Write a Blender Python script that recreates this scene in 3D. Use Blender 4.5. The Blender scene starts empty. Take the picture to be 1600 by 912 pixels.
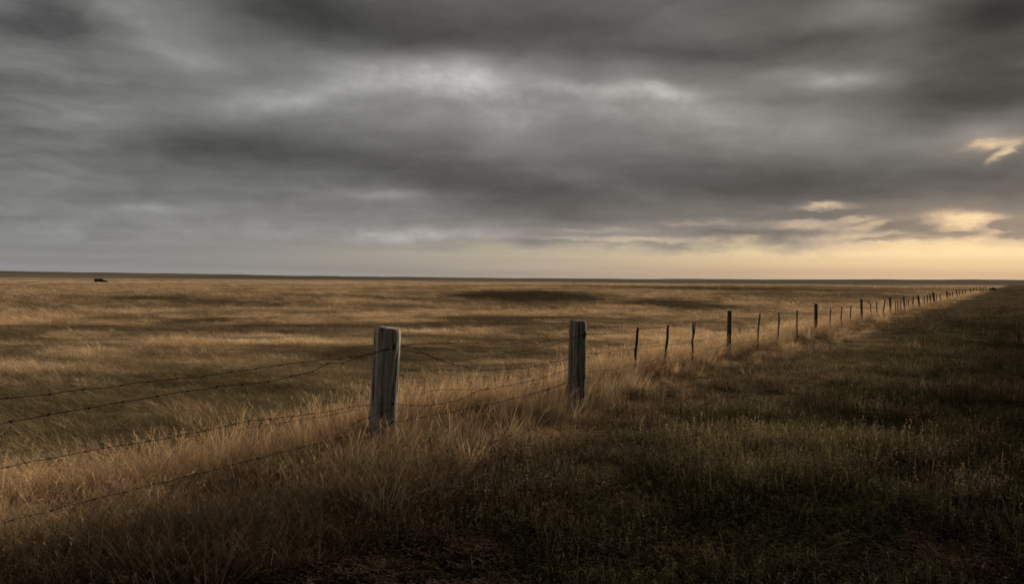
import bpy, math, random
import numpy as np
from mathutils import Vector, Matrix, Euler

random.seed(11)
rng = np.random.default_rng(11)
S = bpy.context.scene
COL = S.collection
F = 28 / 36 * 1600.0            # focal length in photo pixels
EYE = 1.6

# ------------------------------------------------------------------ camera
cam_data = bpy.data.cameras.new("camera")
cam_data.sensor_width = 36
cam_data.lens = 28
cam_data.clip_start = 0.05
cam_data.clip_end = 30000
cam = bpy.data.objects.new("camera", cam_data)
COL.objects.link(cam)
PITCH = math.atan(18.3 / F)
ROLL = math.atan(14 / 1600)
cam.matrix_world = (Matrix.Translation((0, 0, EYE)) @ Matrix.Rotation(math.pi / 2 - PITCH, 4, 'X')
                    @ Matrix.Rotation(ROLL, 4, 'Z'))
S.camera = cam
CM = cam.matrix_world.to_3x3()


def ray(px, py):
    """world direction of a photo pixel, scaled so that y (depth) = 1"""
    d = CM @ Vector(((px - 800) / F, (456 - py) / F, -1))
    return d / d.y


def azel(px, py):
    d = ray(px, py).normalized()
    return math.atan2(d.x, d.y), math.asin(d.z)


# ------------------------------------------------------------------ light and exposure
EXPOSURE = 2.25
SKY_GAIN = 0.2102
SUN_EL = 12.0
SUN_AZ = 34.0                   # degrees to the right of straight ahead
S.view_settings.view_transform = 'Standard'
S.view_settings.look = 'None'
S.view_settings.exposure = EXPOSURE
S.view_settings.gamma = 1.0

sun_data = bpy.data.lights.new("sun", 'SUN')
sun_data.energy = 1.5
sun_data.angle = math.radians(26)
sun_data.color = (1.0, 0.83, 0.63)
sun = bpy.data.objects.new("sun", sun_data)
COL.objects.link(sun)
a, e = math.radians(SUN_AZ), math.radians(SUN_EL)
sun.rotation_euler = Vector((math.sin(a) * math.cos(e), math.cos(a) * math.cos(e), math.sin(e))).to_track_quat('Z', 'Y').to_euler()

W = bpy.data.worlds.new("World")
S.world = W
W.use_nodes = True


class NT:
    """small helper for node trees"""
    def __init__(self, nt):
        self.nt = nt
        nt.nodes.clear()

    def n(self, kind, **kw):
        nd = self.nt.nodes.new(kind)
        for k, v in kw.items():
            setattr(nd, k, v)
        return nd

    def plug(self, sock, v):
        if isinstance(v, bpy.types.NodeSocket):
            self.nt.links.new(v, sock)
        elif v is not None:
            if hasattr(sock, 'default_value') and not isinstance(sock.default_value, (float, int)) and isinstance(v, (tuple, list)):
                if len(sock.default_value) == 4 and len(v) == 3:
                    v = tuple(v) + (1,)
            sock.default_value = v

    def m(self, op, a, b=None, c=None, clamp=False):
        nd = self.n('ShaderNodeMath', operation=op)
        nd.use_clamp = clamp
        for i, v in enumerate((a, b, c)):
            if v is not None:
                self.plug(nd.inputs[i], v)
        return nd.outputs[0]

    def vm(self, op, a, b=None):
        nd = self.n('ShaderNodeVectorMath', operation=op)
        self.plug(nd.inputs[0], a)
        if b is not None:
            self.plug(nd.inputs[1], b)
        return nd.outputs[0]

    def noise(self, vec, scale, detail=4, rough=0.55, dist=0.0, out=0):
        nd = self.n('ShaderNodeTexNoise')
        self.plug(nd.inputs['Vector'], vec)
        nd.inputs['Scale'].default_value = scale
        nd.inputs['Detail'].default_value = detail
        nd.inputs['Roughness'].default_value = rough
        nd.inputs['Distortion'].default_value = dist
        return nd.outputs[out]

    def mix(self, f, a, b, blend='MIX'):
        nd = self.n('ShaderNodeMix', data_type='RGBA', blend_type=blend)
        self.plug(nd.inputs[0], f)
        self.plug(nd.inputs[6], a)
        self.plug(nd.inputs[7], b)
        return nd.outputs[2]

    def step(self, v, lo, hi, to0=0.0, to1=1.0):
        nd = self.n('ShaderNodeMapRange', interpolation_type='SMOOTHSTEP')
        self.plug(nd.inputs[0], v)
        for i, q in enumerate((lo, hi, to0, to1)):
            self.plug(nd.inputs[i + 1], q)
        return nd.outputs[0]

    def ramp(self, v, stops):
        nd = self.n('ShaderNodeValToRGB')
        self.plug(nd.inputs[0], v)
        el = nd.color_ramp.elements
        while len(el) < len(stops):
            el.new(0.5)
        for q, (p, c) in zip(el, stops):
            q.position = p
            q.color = tuple(c) + (1,) if len(c) == 3 else c
        return nd.outputs[0]


def build_sky():
    t = NT(W.node_tree)
    tc = t.n('ShaderNodeTexCoord')
    d = tc.outputs['Generated']
    sx = t.n('ShaderNodeSeparateXYZ')
    t.plug(sx.inputs[0], d)
    x, y, z = sx.outputs
    az = t.m('ARCTAN2', x, y)
    el = t.m('ARCSINE', z)
    # a cloud sheet seen in perspective: coordinates on a layer overhead
    zz = t.m('ADD', t.m('MAXIMUM', z, 0.0), 0.10)
    sheet = t.n('ShaderNodeCombineXYZ')
    t.plug(sheet.inputs[0], t.m('DIVIDE', x, zz))
    t.plug(sheet.inputs[1], t.m('DIVIDE', y, zz))
    sheet = sheet.outputs[0]
    rot = t.n('ShaderNodeMapping')
    t.plug(rot.inputs[0], sheet)
    rot.inputs['Rotation'].default_value = (0, 0, math.radians(-22))
    rot.inputs['Scale'].default_value = (0.55, 1.25, 1.0)
    sheet_r = rot.outputs[0]
    flat = t.vm('MULTIPLY', d, (1.0, 1.0, 2.2))
    w1 = t.noise(flat, 4.5, 3, 0.5, out=1)
    w2 = t.noise(flat, 15.0, 2, 0.5, out=1)

    def off(col, amp):
        return t.vm('MULTIPLY', t.vm('SUBTRACT', col, (0.5, 0.5, 0.5)), (amp, amp * 0.42, 0))
    c = t.n('ShaderNodeCombineXYZ')
    t.plug(c.inputs[0], az)
    t.plug(c.inputs[1], el)
    p_soft = t.vm('ADD', t.vm('ADD', c.outputs[0], off(w1, 0.10)), off(w2, 0.040))
    w3 = t.noise(flat, 40.0, 3, 0.6, out=1)
    p_fine = t.vm('ADD', t.vm('ADD', c.outputs[0], off(w1, 0.03)), t.vm('ADD', off(w2, 0.035), off(w3, 0.028)))

    def gauss(P, acc, px, py, rx, ry, amp, ang=0.0):
        """a soft blob of sky at a direction given by where the photo shows it"""
        A, E = azel(px, py)
        mp = t.n('ShaderNodeMapping', vector_type='TEXTURE')
        t.plug(mp.inputs[0], P)
        mp.inputs['Location'].default_value = (A, E, 0)
        mp.inputs['Rotation'].default_value = (0, 0, math.radians(ang))
        mp.inputs['Scale'].default_value = (rx / F, ry / F, 1)
        nd = t.n('ShaderNodeVectorMath', operation='DOT_PRODUCT')
        t.plug(nd.inputs[0], mp.outputs[0])
        t.plug(nd.inputs[1], mp.outputs[0])
        g = t.m('EXPONENT', t.m('MULTIPLY', nd.outputs['Value'], -1.0))
        return t.m('MULTIPLY_ADD', g, amp, acc)

    def total(P, blobs, start=0.0):
        s = start
        for k, b in enumerate(blobs):
            s = gauss(P, s, *b)
            if k % 5 == 4:      # evaluate a few at a time, to keep the shader small
                cc = t.n('ShaderNodeCombineXYZ')
                t.plug(cc.inputs[2], t.m('MULTIPLY', s, 1e-9))
                P = t.vm('ADD', P, cc.outputs[0])
        return s

    # ---- cloud brightness, in display values
    base = t.step(el, 0.0, 0.10, 0.545, 0.425)
    base = t.m('ADD', base, t.step(el, 0.12, 1.2, 0.0, -0.08))
    blobs = [
        # broad light
        (640, 122, 150, 36, .185, 0), (440, 158, 110, 24, .15, 10), (750, 142, 75, 34, .13, 0), (620, 190, 120, 26, .04, 0),
        (960, 138, 170, 17, .15, -3), (1060, 140, 45, 14, .11, -15), (1310, 128, 60, 14, .20, -8), (1010, 172, 160, 22, .11, 0),
        (1190, 195, 190, 32, .09, 0), (800, 200, 70, 45, .08, 0), (280, 70, 110, 32, .09, -30), (1360, 22, 90, 26, .12, -10),
        (1060, 20, 90, 22, .05, 0), (110, 165, 90, 70, .04, 0), (600, 297, 65, 8, .08, 0), (560, 300, 140, 16, .05, 0),
        (320, 345, 220, 30, .05, 0), (250, 325, 50, 8, .08, 0), (660, 372, 120, 12, .13, 0), (1540, 208, 70, 24, .16, 0),
        (1390, 235, 80, 24, .06, 0), (110, 175, 50, 8, .03, -8), (35, 340, 60, 12, .03, -3),
        # dark bodies
        (95, 45, 60, 28, -.15, 0), (470, 10, 120, 30, -.11, 0), (640, 55, 170, 24, -.05, 0), (870, 45, 200, 34, -.04, 0), (1250, 82, 220, 22, -.07, -4),
        (1560, 130, 130, 75, -.14, 0), (1180, 152, 100, 9, -.05, 0), (280, 225, 100, 30, -.10, 0), (450, 240, 150, 26, -.09, -6),
        (720, 275, 170, 34, -.10, -8), (1000, 265, 150, 26, -.06, 0), (1240, 285, 190, 32, -.12, 0), (1550, 290, 90, 26, -.08, 0), (860, 310, 140, 24, -.07, 0),
        (1480, 30, 60, 40, -.05, -30), (1590, 10, 50, 50, -.12, 0), (90, 130, 80, 9, -.04, 4),
        (1380, 170, 90, 30, -.05, 0), (930, 345, 160, 14, -.05, 0), (1200, 362, 120, 8, -.05, 0),
    ]
    v = total(p_soft, blobs, base)
    # the high bank overhead ends in a fairly firm edge
    ps = t.n('ShaderNodeSeparateXYZ')
    t.plug(ps.inputs[0], p_soft)
    bank = t.step(ps.outputs[1], azel(800, 112)[1], azel(800, 78)[1])
    bank = t.m('MULTIPLY', bank, t.step(az, azel(250, 100)[0], azel(520, 100)[0]))
    v = t.m('SUBTRACT', v, t.m('MULTIPLY', bank, 0.075))
    n1 = t.m('SUBTRACT', t.noise(sheet_r, 1.1, 4, 0.48, 0.25), 0.5)
    n2 = t.m('SUBTRACT', t.noise(sheet_r, 4.2, 5, 0.52, 0.2), 0.5)
    n3 = t.m('SUBTRACT', t.noise(t.vm('MULTIPLY', d, (1, 1, 1.9)), 24.0, 6, 0.62, 0.3), 0.5)
    v = t.m('ADD', v, t.m('MULTIPLY', n1, 0.08))
    v = t.m('ADD', v, t.m('MULTIPLY', n2, 0.055))
    n4 = t.m('SUBTRACT', t.noise(t.vm('MULTIPLY', d, (1, 1, 2.6)), 8.5, 6, 0.58, 0.5), 0.5)
    v = t.m('MULTIPLY_ADD', n4, 0.13, v)
    # fine ripples in the sheet toward the left
    rp = t.n('ShaderNodeMapping')
    t.plug(rp.inputs[0], t.vm('ADD', c.outputs[0], off(w2, 0.05)))
    rp.inputs['Rotation'].default_value = (0, 0, math.radians(9))
    rp.inputs['Scale'].default_value = (11.0, 52.0, 1.0)
    ripple = t.m('SUBTRACT', t.noise(rp.outputs[0], 1.0, 3, 0.55, 0.35), 0.5)
    v = t.m('MULTIPLY_ADD', ripple, t.m('MULTIPLY', t.m('MULTIPLY_ADD', t.step(az, azel(360, 200)[0], azel(60, 200)[0]), 0.17, 0.035), t.step(el, 0.42, 0.24)), v)
    # wispy texture shows most where the cloud is thin and bright
    thin = t.step(v, 0.44, 0.64)
    v = t.m('ADD', v, t.m('MULTIPLY', n3, t.m('MULTIPLY_ADD', thin, 0.26, 0.045)))
    # ---- the glow behind the cloud sheet
    A0, _ = azel(1540, 400)
    ga = t.m('DIVIDE', t.m('SUBTRACT', az, A0), 0.58)
    glow = t.m('EXPONENT', t.m('MULTIPLY', t.m('MULTIPLY', ga, ga), -1.0))
    warm_clear = t.ramp(t.m('MULTIPLY', el, 10.0, clamp=True), [
        (0.0, (.76, .655, .545)), (0.10, (.78, .665, .54)), (0.20, (.87, .735, .58)), (0.32, (.955, .835, .64)), (0.55, (.965, .85, .65)), (1.0, (.97, .86, .66))])
    band = t.m('MULTIPLY', t.m('SUBTRACT', t.noise(t.vm('MULTIPLY', d, (2, 2, 60)), 1.6, 3, 0.5), 0.5), 0.10)
    cool_clear = t.ramp(t.m('MULTIPLY', el, 10.0, clamp=True), [
        (0.0, (.55, .545, .54)), (0.4, (.50, .503, .503)), (1.0, (.45, .45, .45))])
    clear = t.mix(glow, cool_clear, warm_clear)
    clear = t.mix(1.0, clear, band, 'ADD')
    # ---- cloud colour: neutral, a little cooler to the left, warmer by the glow
    tint = t.mix(glow, (1.0, 1.0, 0.995), (1.02, 1.0, 0.97))
    # ragged underside of the sheet and the gaps in it
    edge_noise = t.m('MULTIPLY', t.m('SUBTRACT', t.noise(t.vm('MULTIPLY', d, (1, 1, 3.5)), 13.0, 5, 0.58), 0.5), 0.050)
    edge = t.m('ADD', el, edge_noise)
    cover = t.step(edge, 0.030, 0.058)
    holes = total(p_fine, [
        (1503, 346, 34, 10, 1.3, -8), (1532, 339, 28, 6, .8, 0), (1478, 355, 34, 6, .6, -10), (1565, 361, 26, 4, .7, 0),
        (1556, 226, 27, 6, 1.0, 4), (1576, 239, 16, 5, .75, 35), (1288, 325, 34, 6, .75, 0), (1335, 343, 26, 6, .6, 5), (1352, 356, 30, 5, .5, 8), (1260, 350, 50, 5, .45, -4),
        (1350, 372, 70, 8, .8, 3), (1420, 384, 90, 7, .9, 0), (1150, 366, 90, 5, .35, 2), (1215, 356, 60, 4, .35, 0), (980, 374, 110, 4, .45, 0),
        (1530, 374, 60, 7, .7, 0), (930, 361, 70, 4, .25, 0), (1090, 347, 80, 4, .22, 0)])
    lumps = total(p_fine, [
        (1370, 376, 52, 5, .9, 3), (1562, 351, 30, 6, 1.1, -3), (1590, 366, 22, 6, .8, 0), (1215, 377, 34, 4, .7, 0), (1470, 367, 48, 5, .9, 4), (1420, 358, 50, 6, .6, 4), (1180, 362, 60, 6, .5, 0),
        (1290, 338, 60, 5, .6, 0), (900, 382, 60, 4, .6, 0), (1080, 380, 60, 4, .4, 0)])
    holes = t.m('MULTIPLY', holes, t.m('MULTIPLY_ADD', t.noise(t.vm('MULTIPLY', d, (1, 1, 3.4)), 34.0, 5, 0.62), 1.7, 0.15))
    net = t.m('SUBTRACT', holes, lumps)
    gap = t.m('MULTIPLY', t.step(net, 0.05, 1.5), t.step(t.noise(t.vm('MULTIPLY', d, (1, 1, 2.6)), 26.0, 4, 0.6), 0.30, 0.62, 0.55, 1.0))
    v = t.m('ADD', v, t.m('MULTIPLY', t.step(net, -0.2, 0.7), 0.17))
    fringe = t.m('MULTIPLY', t.step(el, 0.13, 0.03), glow)
    fringe = gauss(p_soft, fringe, 1505, 345, 130, 34, .8)
    fringe = gauss(p_soft, fringe, 1560, 230, 70, 24, .7)
    v = t.m('ADD', v, t.m('MULTIPLY', fringe, 0.06))
    tint = t.mix(t.m('MULTIPLY', fringe, 0.6), tint, (1.13, 0.99, 0.85))
    cloud = t.mix(1.0, tint, v, 'MULTIPLY')
    halo = t.m('MULTIPLY', t.step(net, -0.15, 0.85), t.m('MULTIPLY', glow, 0.75))
    cloud = t.mix(halo, cloud, (.765, .635, .525))
    cover = t.m('MULTIPLY', cover, t.m('SUBTRACT', 1.0, gap))
    cover = t.m('MAXIMUM', cover, t.m('MULTIPLY', lumps, 0.85, clamp=True))
    col = t.mix(cover, clear, cloud)
    lin = t.n('ShaderNodeGamma')
    t.plug(lin.inputs[0], col)
    lin.inputs[1].default_value = 2.2
    # the clear sky of a low sun, seen only through the gaps
    sky = t.n('ShaderNodeTexSky', sky_type='NISHITA')
    sky.sun_disc = False
    sky.sun_elevation = math.radians(SUN_EL)
    sky.sun_rotation = math.radians(SUN_AZ)
    through = t.m('MULTIPLY', t.m('SUBTRACT', 1.0, cover), t.m('MULTIPLY', glow, 0.015))
    full = t.mix(through, t.mix(1.0, lin.outputs[0], (10, 10, 10), 'MULTIPLY'), sky.outputs[0])
    full = t.mix(1.0, full, (SKY_GAIN,) * 3, 'MULTIPLY')
    bg = t.n('ShaderNodeBackground')
    t.plug(bg.inputs[0], full)
    bg.inputs[1].default_value = 0.1
    out = t.n('ShaderNodeOutputWorld')
    t.nt.links.new(bg.outputs[0], out.inputs[0])


build_sky()

# ------------------------------------------------------------------ helpers


def smooth(v, lo, hi):
    q = np.clip((v - lo) / (hi - lo), 0, 1)
    return q * q * (3 - 2 * q)


def hash2(ix, iy, seed):
    h = (ix.astype(np.int64) * 374761393 + iy.astype(np.int64) * 668265263 + seed * 974711) & 0x7fffffff
    h = ((h ^ (h >> 13)) * 1274126177) & 0x7fffffff
    h = h ^ (h >> 16)
    return (h & 0xffff) / 65535.0


def vnoise(x, y, seed=0):
    ix, iy = np.floor(x), np.floor(y)
    fx, fy = x - ix, y - iy
    fx = fx * fx * (3 - 2 * fx)
    fy = fy * fy * (3 - 2 * fy)
    a = hash2(ix, iy, seed); b = hash2(ix + 1, iy, seed)
    c = hash2(ix, iy + 1, seed); d = hash2(ix + 1, iy + 1, seed)
    return (a * (1 - fx) + b * fx) * (1 - fy) + (c * (1 - fx) + d * fx) * fy


def fbm(x, y, seed=0, octs=4, gain=0.55):
    s, amp, tot = 0, 1.0, 0
    for k in range(octs):
        s = s + amp * vnoise(x * 2 ** k + 17.3 * k, y * 2 ** k - 9.1 * k, seed + k)
        tot += amp
        amp *= gain
    return s / tot


def fence_side(x, y):
    """distance from the fence line, positive on the prairie side"""
    return -(x - 0.625 * y + 5.88) / 1.179


def ground_z(x, y):
    x = np.asarray(x, float); y = np.asarray(y, float)
    s = fence_side(x, y)
    r = np.hypot(x, y)
    prairie = smooth(s, 1.5, 25)
    z = -2.2 * smooth(s, 12, 330)
    z = z + prairie * (fbm(x / 26, y / 19, 3, 3) - 0.5) * 0.9 * smooth(r, 8, 60) * (1 - smooth(r, 500, 1500))
    z = z + (fbm(x / 2.3, y / 2.3, 8, 3) - 0.5) * 0.10 * (1 - smooth(r, 40, 140))
    return z


def ground_hit(px, py):
    """where the view through a photo pixel meets the ground"""
    d = ray(px, py)
    ys = np.geomspace(2.5, 4000, 6000)
    h = EYE + d.z * ys - ground_z(d.x * ys, ys)
    i = int(np.argmax(h < 0))
    yy = ys[i]
    return Vector((d.x * yy, yy, float(ground_z(d.x * yy, yy))))


def link(name, me, mat=None, parent=None):
    o = bpy.data.objects.new(name, me)
    if mat is not None:
        me.materials.append(mat)
    COL.objects.link(o)
    if parent is not None:
        o.parent = parent
    return o


def mesh_from(name, V, Fc, smooth_shade=True):
    me = bpy.data.meshes.new(name)
    me.from_pydata([tuple(v) for v in V], [], [tuple(f) for f in Fc])
    me.validate()
    if smooth_shade:
        me.polygons.foreach_set('use_smooth', [True] * len(me.polygons))
    me.update()
    return me


def new_mat(name):
    m = bpy.data.materials.new(name)
    m.use_nodes = True
    return m, NT(m.node_tree)


# ------------------------------------------------------------------ vegetation colour over the land
GOLD = np.array((.62, .44, .262)); TAN = np.array((.57, .43, .29)); RUST = np.array((.45, .30, .175))
OLIVE = np.array((.19, .152, .082)); DARKG = np.array((.078, .062, .040)); GREEN = np.array((.066, .062, .030))
BROWN = np.array((.125, .090, .058)); REDD = np.array((.072, .050, .035)); HEATH = np.array((.165, .130, .098))
STRAW = np.array((.42, .30, .17)); HAY = np.array((.36, .27, .175))


def ellipse(x, y, px0, px1, py0, py1, tilt=0.0):
    """patch on the land between two photo columns and rows"""
    a = ground_hit((px0 + px1) / 2, py0); b = ground_hit((px0 + px1) / 2, py1)
    c = ground_hit(px0, (py0 + py1) / 2); d = ground_hit(px1, (py0 + py1) / 2)
    cx, cy = (c.x + d.x) / 2, (a.y + b.y) / 2
    rx, ry = abs(d.x - c.x) / 2, abs(a.y - b.y) / 2
    dx, dy = x - cx, y - cy - tilt * (x - cx)
    return np.sqrt((dx / rx) ** 2 + (dy / ry) ** 2)


def lerp(a, b, w):
    return a + (b - a) * w[:, None]


def hummock(x, y):
    return .62 * fbm(x / 1.7, y / .62, 301, 4, .62) + .38 * fbm(x / 6.0, y / 2.2, 311, 3)


def veg_colour(x, y):
    s = fence_side(x, y)
    r = np.hypot(x, y)
    big = fbm(x / 14, y / 11, 21, 4)
    mid = fbm(x / 4.2, y / 2.6, 31, 4)
    fine = fbm(x / 0.9, y / 0.7, 41, 3)
    far = fbm(x / 90, y / 60, 51, 4)
    # prairie
    c = np.repeat(GOLD[None], len(x), 0)
    c = c * (.72 + .56 * fbm(x / 1.6, y / 1.0, 46, 3) * (1 - smooth(r, 60, 200)) + .28 * smooth(r, 60, 200))[:, None]
    c = lerp(c, TAN[None], smooth(fine, .35, .75) * .8)
    c = lerp(c, RUST[None], smooth(mid, .55, .72) * .45)
    w = smooth(0.45 * big + 0.55 * mid, .50, .62) * (0.65 + .35 * smooth(r, 12, 5))
    c = lerp(c, OLIVE[None], w * .6)
    w = smooth(fbm(x / 2.6, y / 1.5, 56, 4), .53, .66) * (1 - smooth(r, 70, 160))
    c = lerp(c, OLIVE[None] * .9, w * .7)
    hm = hummock(x, y)
    c = lerp(c, OLIVE[None] * .8, smooth(hm, .50, .38) * .75 * (1 - smooth(r, 120, 300)))
    c = c * (.82 + .4 * smooth(hm, .45, .66))[:, None]
    # greener, darker low ground near the camera on the left
    w = smooth(r, 21, 11) * smooth(s, .7, 2.2) * (.45 + .55 * smooth(fbm(x / 1.9, y / 0.55, 61, 4), .40, .56)) * smooth(x, 1.0, -2.5)
    c = lerp(c, np.array((.128, .108, .056))[None], w * .85)
    w = smooth(fbm(x / 9, y / 3.4, 71, 3), .60, .70) * smooth(r, 10, 16) * smooth(s, 3, 8)
    c = lerp(c, DARKG[None], w * .75)
    w = smooth(far, .47, .62) * smooth(r, 60, 260)
    c = lerp(c, OLIVE[None] * .75, w * .85)
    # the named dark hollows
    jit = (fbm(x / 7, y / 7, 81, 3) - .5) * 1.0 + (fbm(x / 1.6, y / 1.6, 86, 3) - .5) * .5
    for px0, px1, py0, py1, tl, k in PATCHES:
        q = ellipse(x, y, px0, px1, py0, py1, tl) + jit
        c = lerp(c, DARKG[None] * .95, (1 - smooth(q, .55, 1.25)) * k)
    # fence strip: straw
    tw = smooth(s, -2.2 + smooth(r, 4, 9) * 1.2, -0.5) * smooth(s, 2.0, 0.7)
    straw = lerp(np.repeat(STRAW[None], len(x), 0), BROWN[None], smooth(fbm(x / .8, y / .8, 91, 3), .42, .66) * .8)
    c = lerp(c, straw, tw)
    # verge
    vw = smooth(s, -0.4, -1.7)
    v = np.repeat(GREEN[None], len(x), 0)
    v = lerp(v, OLIVE[None] * .8, smooth(fbm(x / 2.6, y / 2.6, 101, 4), .45, .68) * .8)
    v = lerp(v, BROWN[None] * .85, smooth(fbm(x / 1.7, y / 1.7, 111, 4), .56, .70) * .6)
    v = lerp(v, BROWN[None], smooth(s, -3.2, -0.9) * .62)
    v = lerp(v, REDD[None], smooth(fbm(x / 2.0, y / 1.4, 121, 3), .55, .68) * smooth(r, 9, 5) * smooth(s, -6, -4) * .8)
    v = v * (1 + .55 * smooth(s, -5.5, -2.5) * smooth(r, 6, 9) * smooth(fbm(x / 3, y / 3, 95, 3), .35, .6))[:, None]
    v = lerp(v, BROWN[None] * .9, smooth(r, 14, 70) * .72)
    v = lerp(v, np.array((.017, .016, .010))[None], smooth(s, -3.4, -6.6) * smooth(r, 45, 8) * .88)  # vignette-like light falloff painted into the verge colour, toward the lower right
    v = lerp(v, np.array((.030, .025, .016))[None], smooth(r, 6.6, 4.4) * .7)  # painted darkening close to the camera, standing in for light falloff
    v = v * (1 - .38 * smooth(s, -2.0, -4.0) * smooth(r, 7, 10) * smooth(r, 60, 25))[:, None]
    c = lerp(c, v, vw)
    return c


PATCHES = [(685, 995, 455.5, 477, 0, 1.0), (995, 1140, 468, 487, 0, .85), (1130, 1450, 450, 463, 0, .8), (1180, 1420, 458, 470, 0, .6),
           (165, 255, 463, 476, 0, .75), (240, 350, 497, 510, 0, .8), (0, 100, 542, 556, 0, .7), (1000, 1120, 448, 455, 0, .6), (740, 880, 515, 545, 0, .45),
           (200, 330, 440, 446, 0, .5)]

# ------------------------------------------------------------------ materials


def veg_mat(name, trans=0.35, vary=0.35, gloss=0.0):
    m, t = new_mat(name)
    at = t.n('ShaderNodeAttribute', attribute_type='INSTANCER', attribute_name='pt_col')
    bt = t.n('ShaderNodeAttribute', attribute_type='GEOMETRY', attribute_name='blade')
    k = t.m('MULTIPLY_ADD', bt.outputs['Fac'], 2 * vary, 1 - vary)
    kk = t.n('ShaderNodeCombineXYZ')
    for i in range(3):
        t.plug(kk.inputs[i], k)
    col = t.vm('MULTIPLY', at.outputs['Vector'], kk.outputs[0])
    df = t.n('ShaderNodeBsdfDiffuse')
    t.plug(df.inputs[0], col)
    tr = t.n('ShaderNodeBsdfTranslucent')
    t.plug(tr.inputs[0], col)
    mx = t.n('ShaderNodeMixShader')
    mx.inputs[0].default_value = trans
    t.nt.links.new(df.outputs[0], mx.inputs[1])
    t.nt.links.new(tr.outputs[0], mx.inputs[2])
    out = t.n('ShaderNodeOutputMaterial')
    t.nt.links.new(mx.outputs[0], out.inputs[0])
    return m


def simple_mat(name, col_fn, rough=0.85, bump=None, bump_d=0.01, spec=0.2):
    m, t = new_mat(name)
    col, height = col_fn(t)
    b = t.n('ShaderNodeBsdfPrincipled')
    t.plug(b.inputs['Base Color'], col)
    b.inputs['Roughness'].default_value = rough
    b.inputs['Specular IOR Level'].default_value = spec
    if height is not None:
        bp = t.n('ShaderNodeBump')
        bp.inputs['Strength'].default_value = bump or 0.5
        bp.inputs['Distance'].default_value = bump_d
        t.plug(bp.inputs['Height'], height)
        t.nt.links.new(bp.outputs[0], b.inputs['Normal'])
    out = t.n('ShaderNodeOutputMaterial')
    t.nt.links.new(b.outputs[0], out.inputs[0])
    return m


def ground_cols(t):
    at = t.n('ShaderNodeAttribute', attribute_type='GEOMETRY', attribute_name='veg')
    geo = t.n('ShaderNodeNewGeometry')
    n = t.noise(geo.outputs['Position'], 3.0, 6, 0.65)
    n2 = t.noise(geo.outputs['Position'], 0.35, 5, 0.6)
    k = t.m('MULTIPLY', t.m('MULTIPLY_ADD', n, 0.9, 0.55), t.m('MULTIPLY_ADD', n2, 0.8, 0.6))
    kk = t.n('ShaderNodeCombineXYZ')
    for i in range(3):
        t.plug(kk.inputs[i], k)
    return t.vm('MULTIPLY', at.outputs['Color'], kk.outputs[0]), n


M_GROUND = simple_mat('prairie_ground', ground_cols, 1.0, 0.8, 0.12, 0.0)


def hill_cols(t):
    geo = t.n('ShaderNodeNewGeometry')
    n = t.noise(t.vm('MULTIPLY', geo.outputs['Position'], (.0012, .0016, .09)), 1.0, 5, 0.65)
    return t.ramp(n, [(0.32, (.095, .088, .074)), (0.5, (.14, .125, .10)), (0.68, (.20, .165, .12))]), None


M_HILL = simple_mat('far_plain', hill_cols, 1.0, spec=0.0)


def wood_cols(dark, light, warm):
    def fn(t):
        tc = t.n('ShaderNodeTexCoord')
        p = tc.outputs['Object']
        grain = t.noise(t.vm('MULTIPLY', p, (1, 1, 0.05)), 55, 6, 0.7)
        crack = t.noise(t.vm('MULTIPLY', p, (1, 1, 0.07)), 26, 4, 0.6, 0.6)
        blot = t.noise(t.vm('MULTIPLY', p, (1, 1, 0.22)), 9, 4, 0.6)
        band = t.noise(t.vm('MULTIPLY', p, (1, 1, 0.06)), 11, 3, 0.5)
        c = t.mix(t.step(grain, .3, .7), dark, light)
        c = t.mix(t.step(blot, .46, .68, 0, .75), c, warm)
        c = t.mix(t.step(band, .46, .60, 0, .72), c, tuple(.78 * q for q in dark))
        c = t.mix(t.step(crack, .56, .67, 0, .75), c, tuple(.28 * q for q in dark))
        return c, t.m('SUBTRACT', grain, t.m('MULTIPLY', t.step(crack, .55, .68), 1.2))
    return fn


M_POST = simple_mat('weathered_post_wood', wood_cols((.22, .20, .175), (.60, .565, .52), (.34, .24, .175)), 0.95, 0.9, 0.006, 0.03)
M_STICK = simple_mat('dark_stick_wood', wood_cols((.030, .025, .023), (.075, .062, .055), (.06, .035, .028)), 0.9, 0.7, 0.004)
M_WIRE = simple_mat('rusty_wire', lambda t: (t.ramp(t.noise(t.n('ShaderNodeTexCoord').outputs['Object'], 9, 3), [(.3, (.022, .017, .014)), (.7, (.050, .032, .022))]), None), 0.9, spec=0.03)
M_SHED = simple_mat('tarred_boards', lambda t: (t.ramp(t.noise(t.n('ShaderNodeTexCoord').outputs['Object'], 1.5, 3), [(.3, (.014, .011, .010)), (.7, (.028, .021, .018))]), None), 0.9)
M_SHEDROOF = simple_mat('dull_roof_sheet', lambda t: (t.ramp(t.noise(t.n('ShaderNodeTexCoord').outputs['Object'], 1.2, 3), [(.3, (.03, .025, .026)), (.7, (.055, .045, .046))]), None), 0.8)

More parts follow.
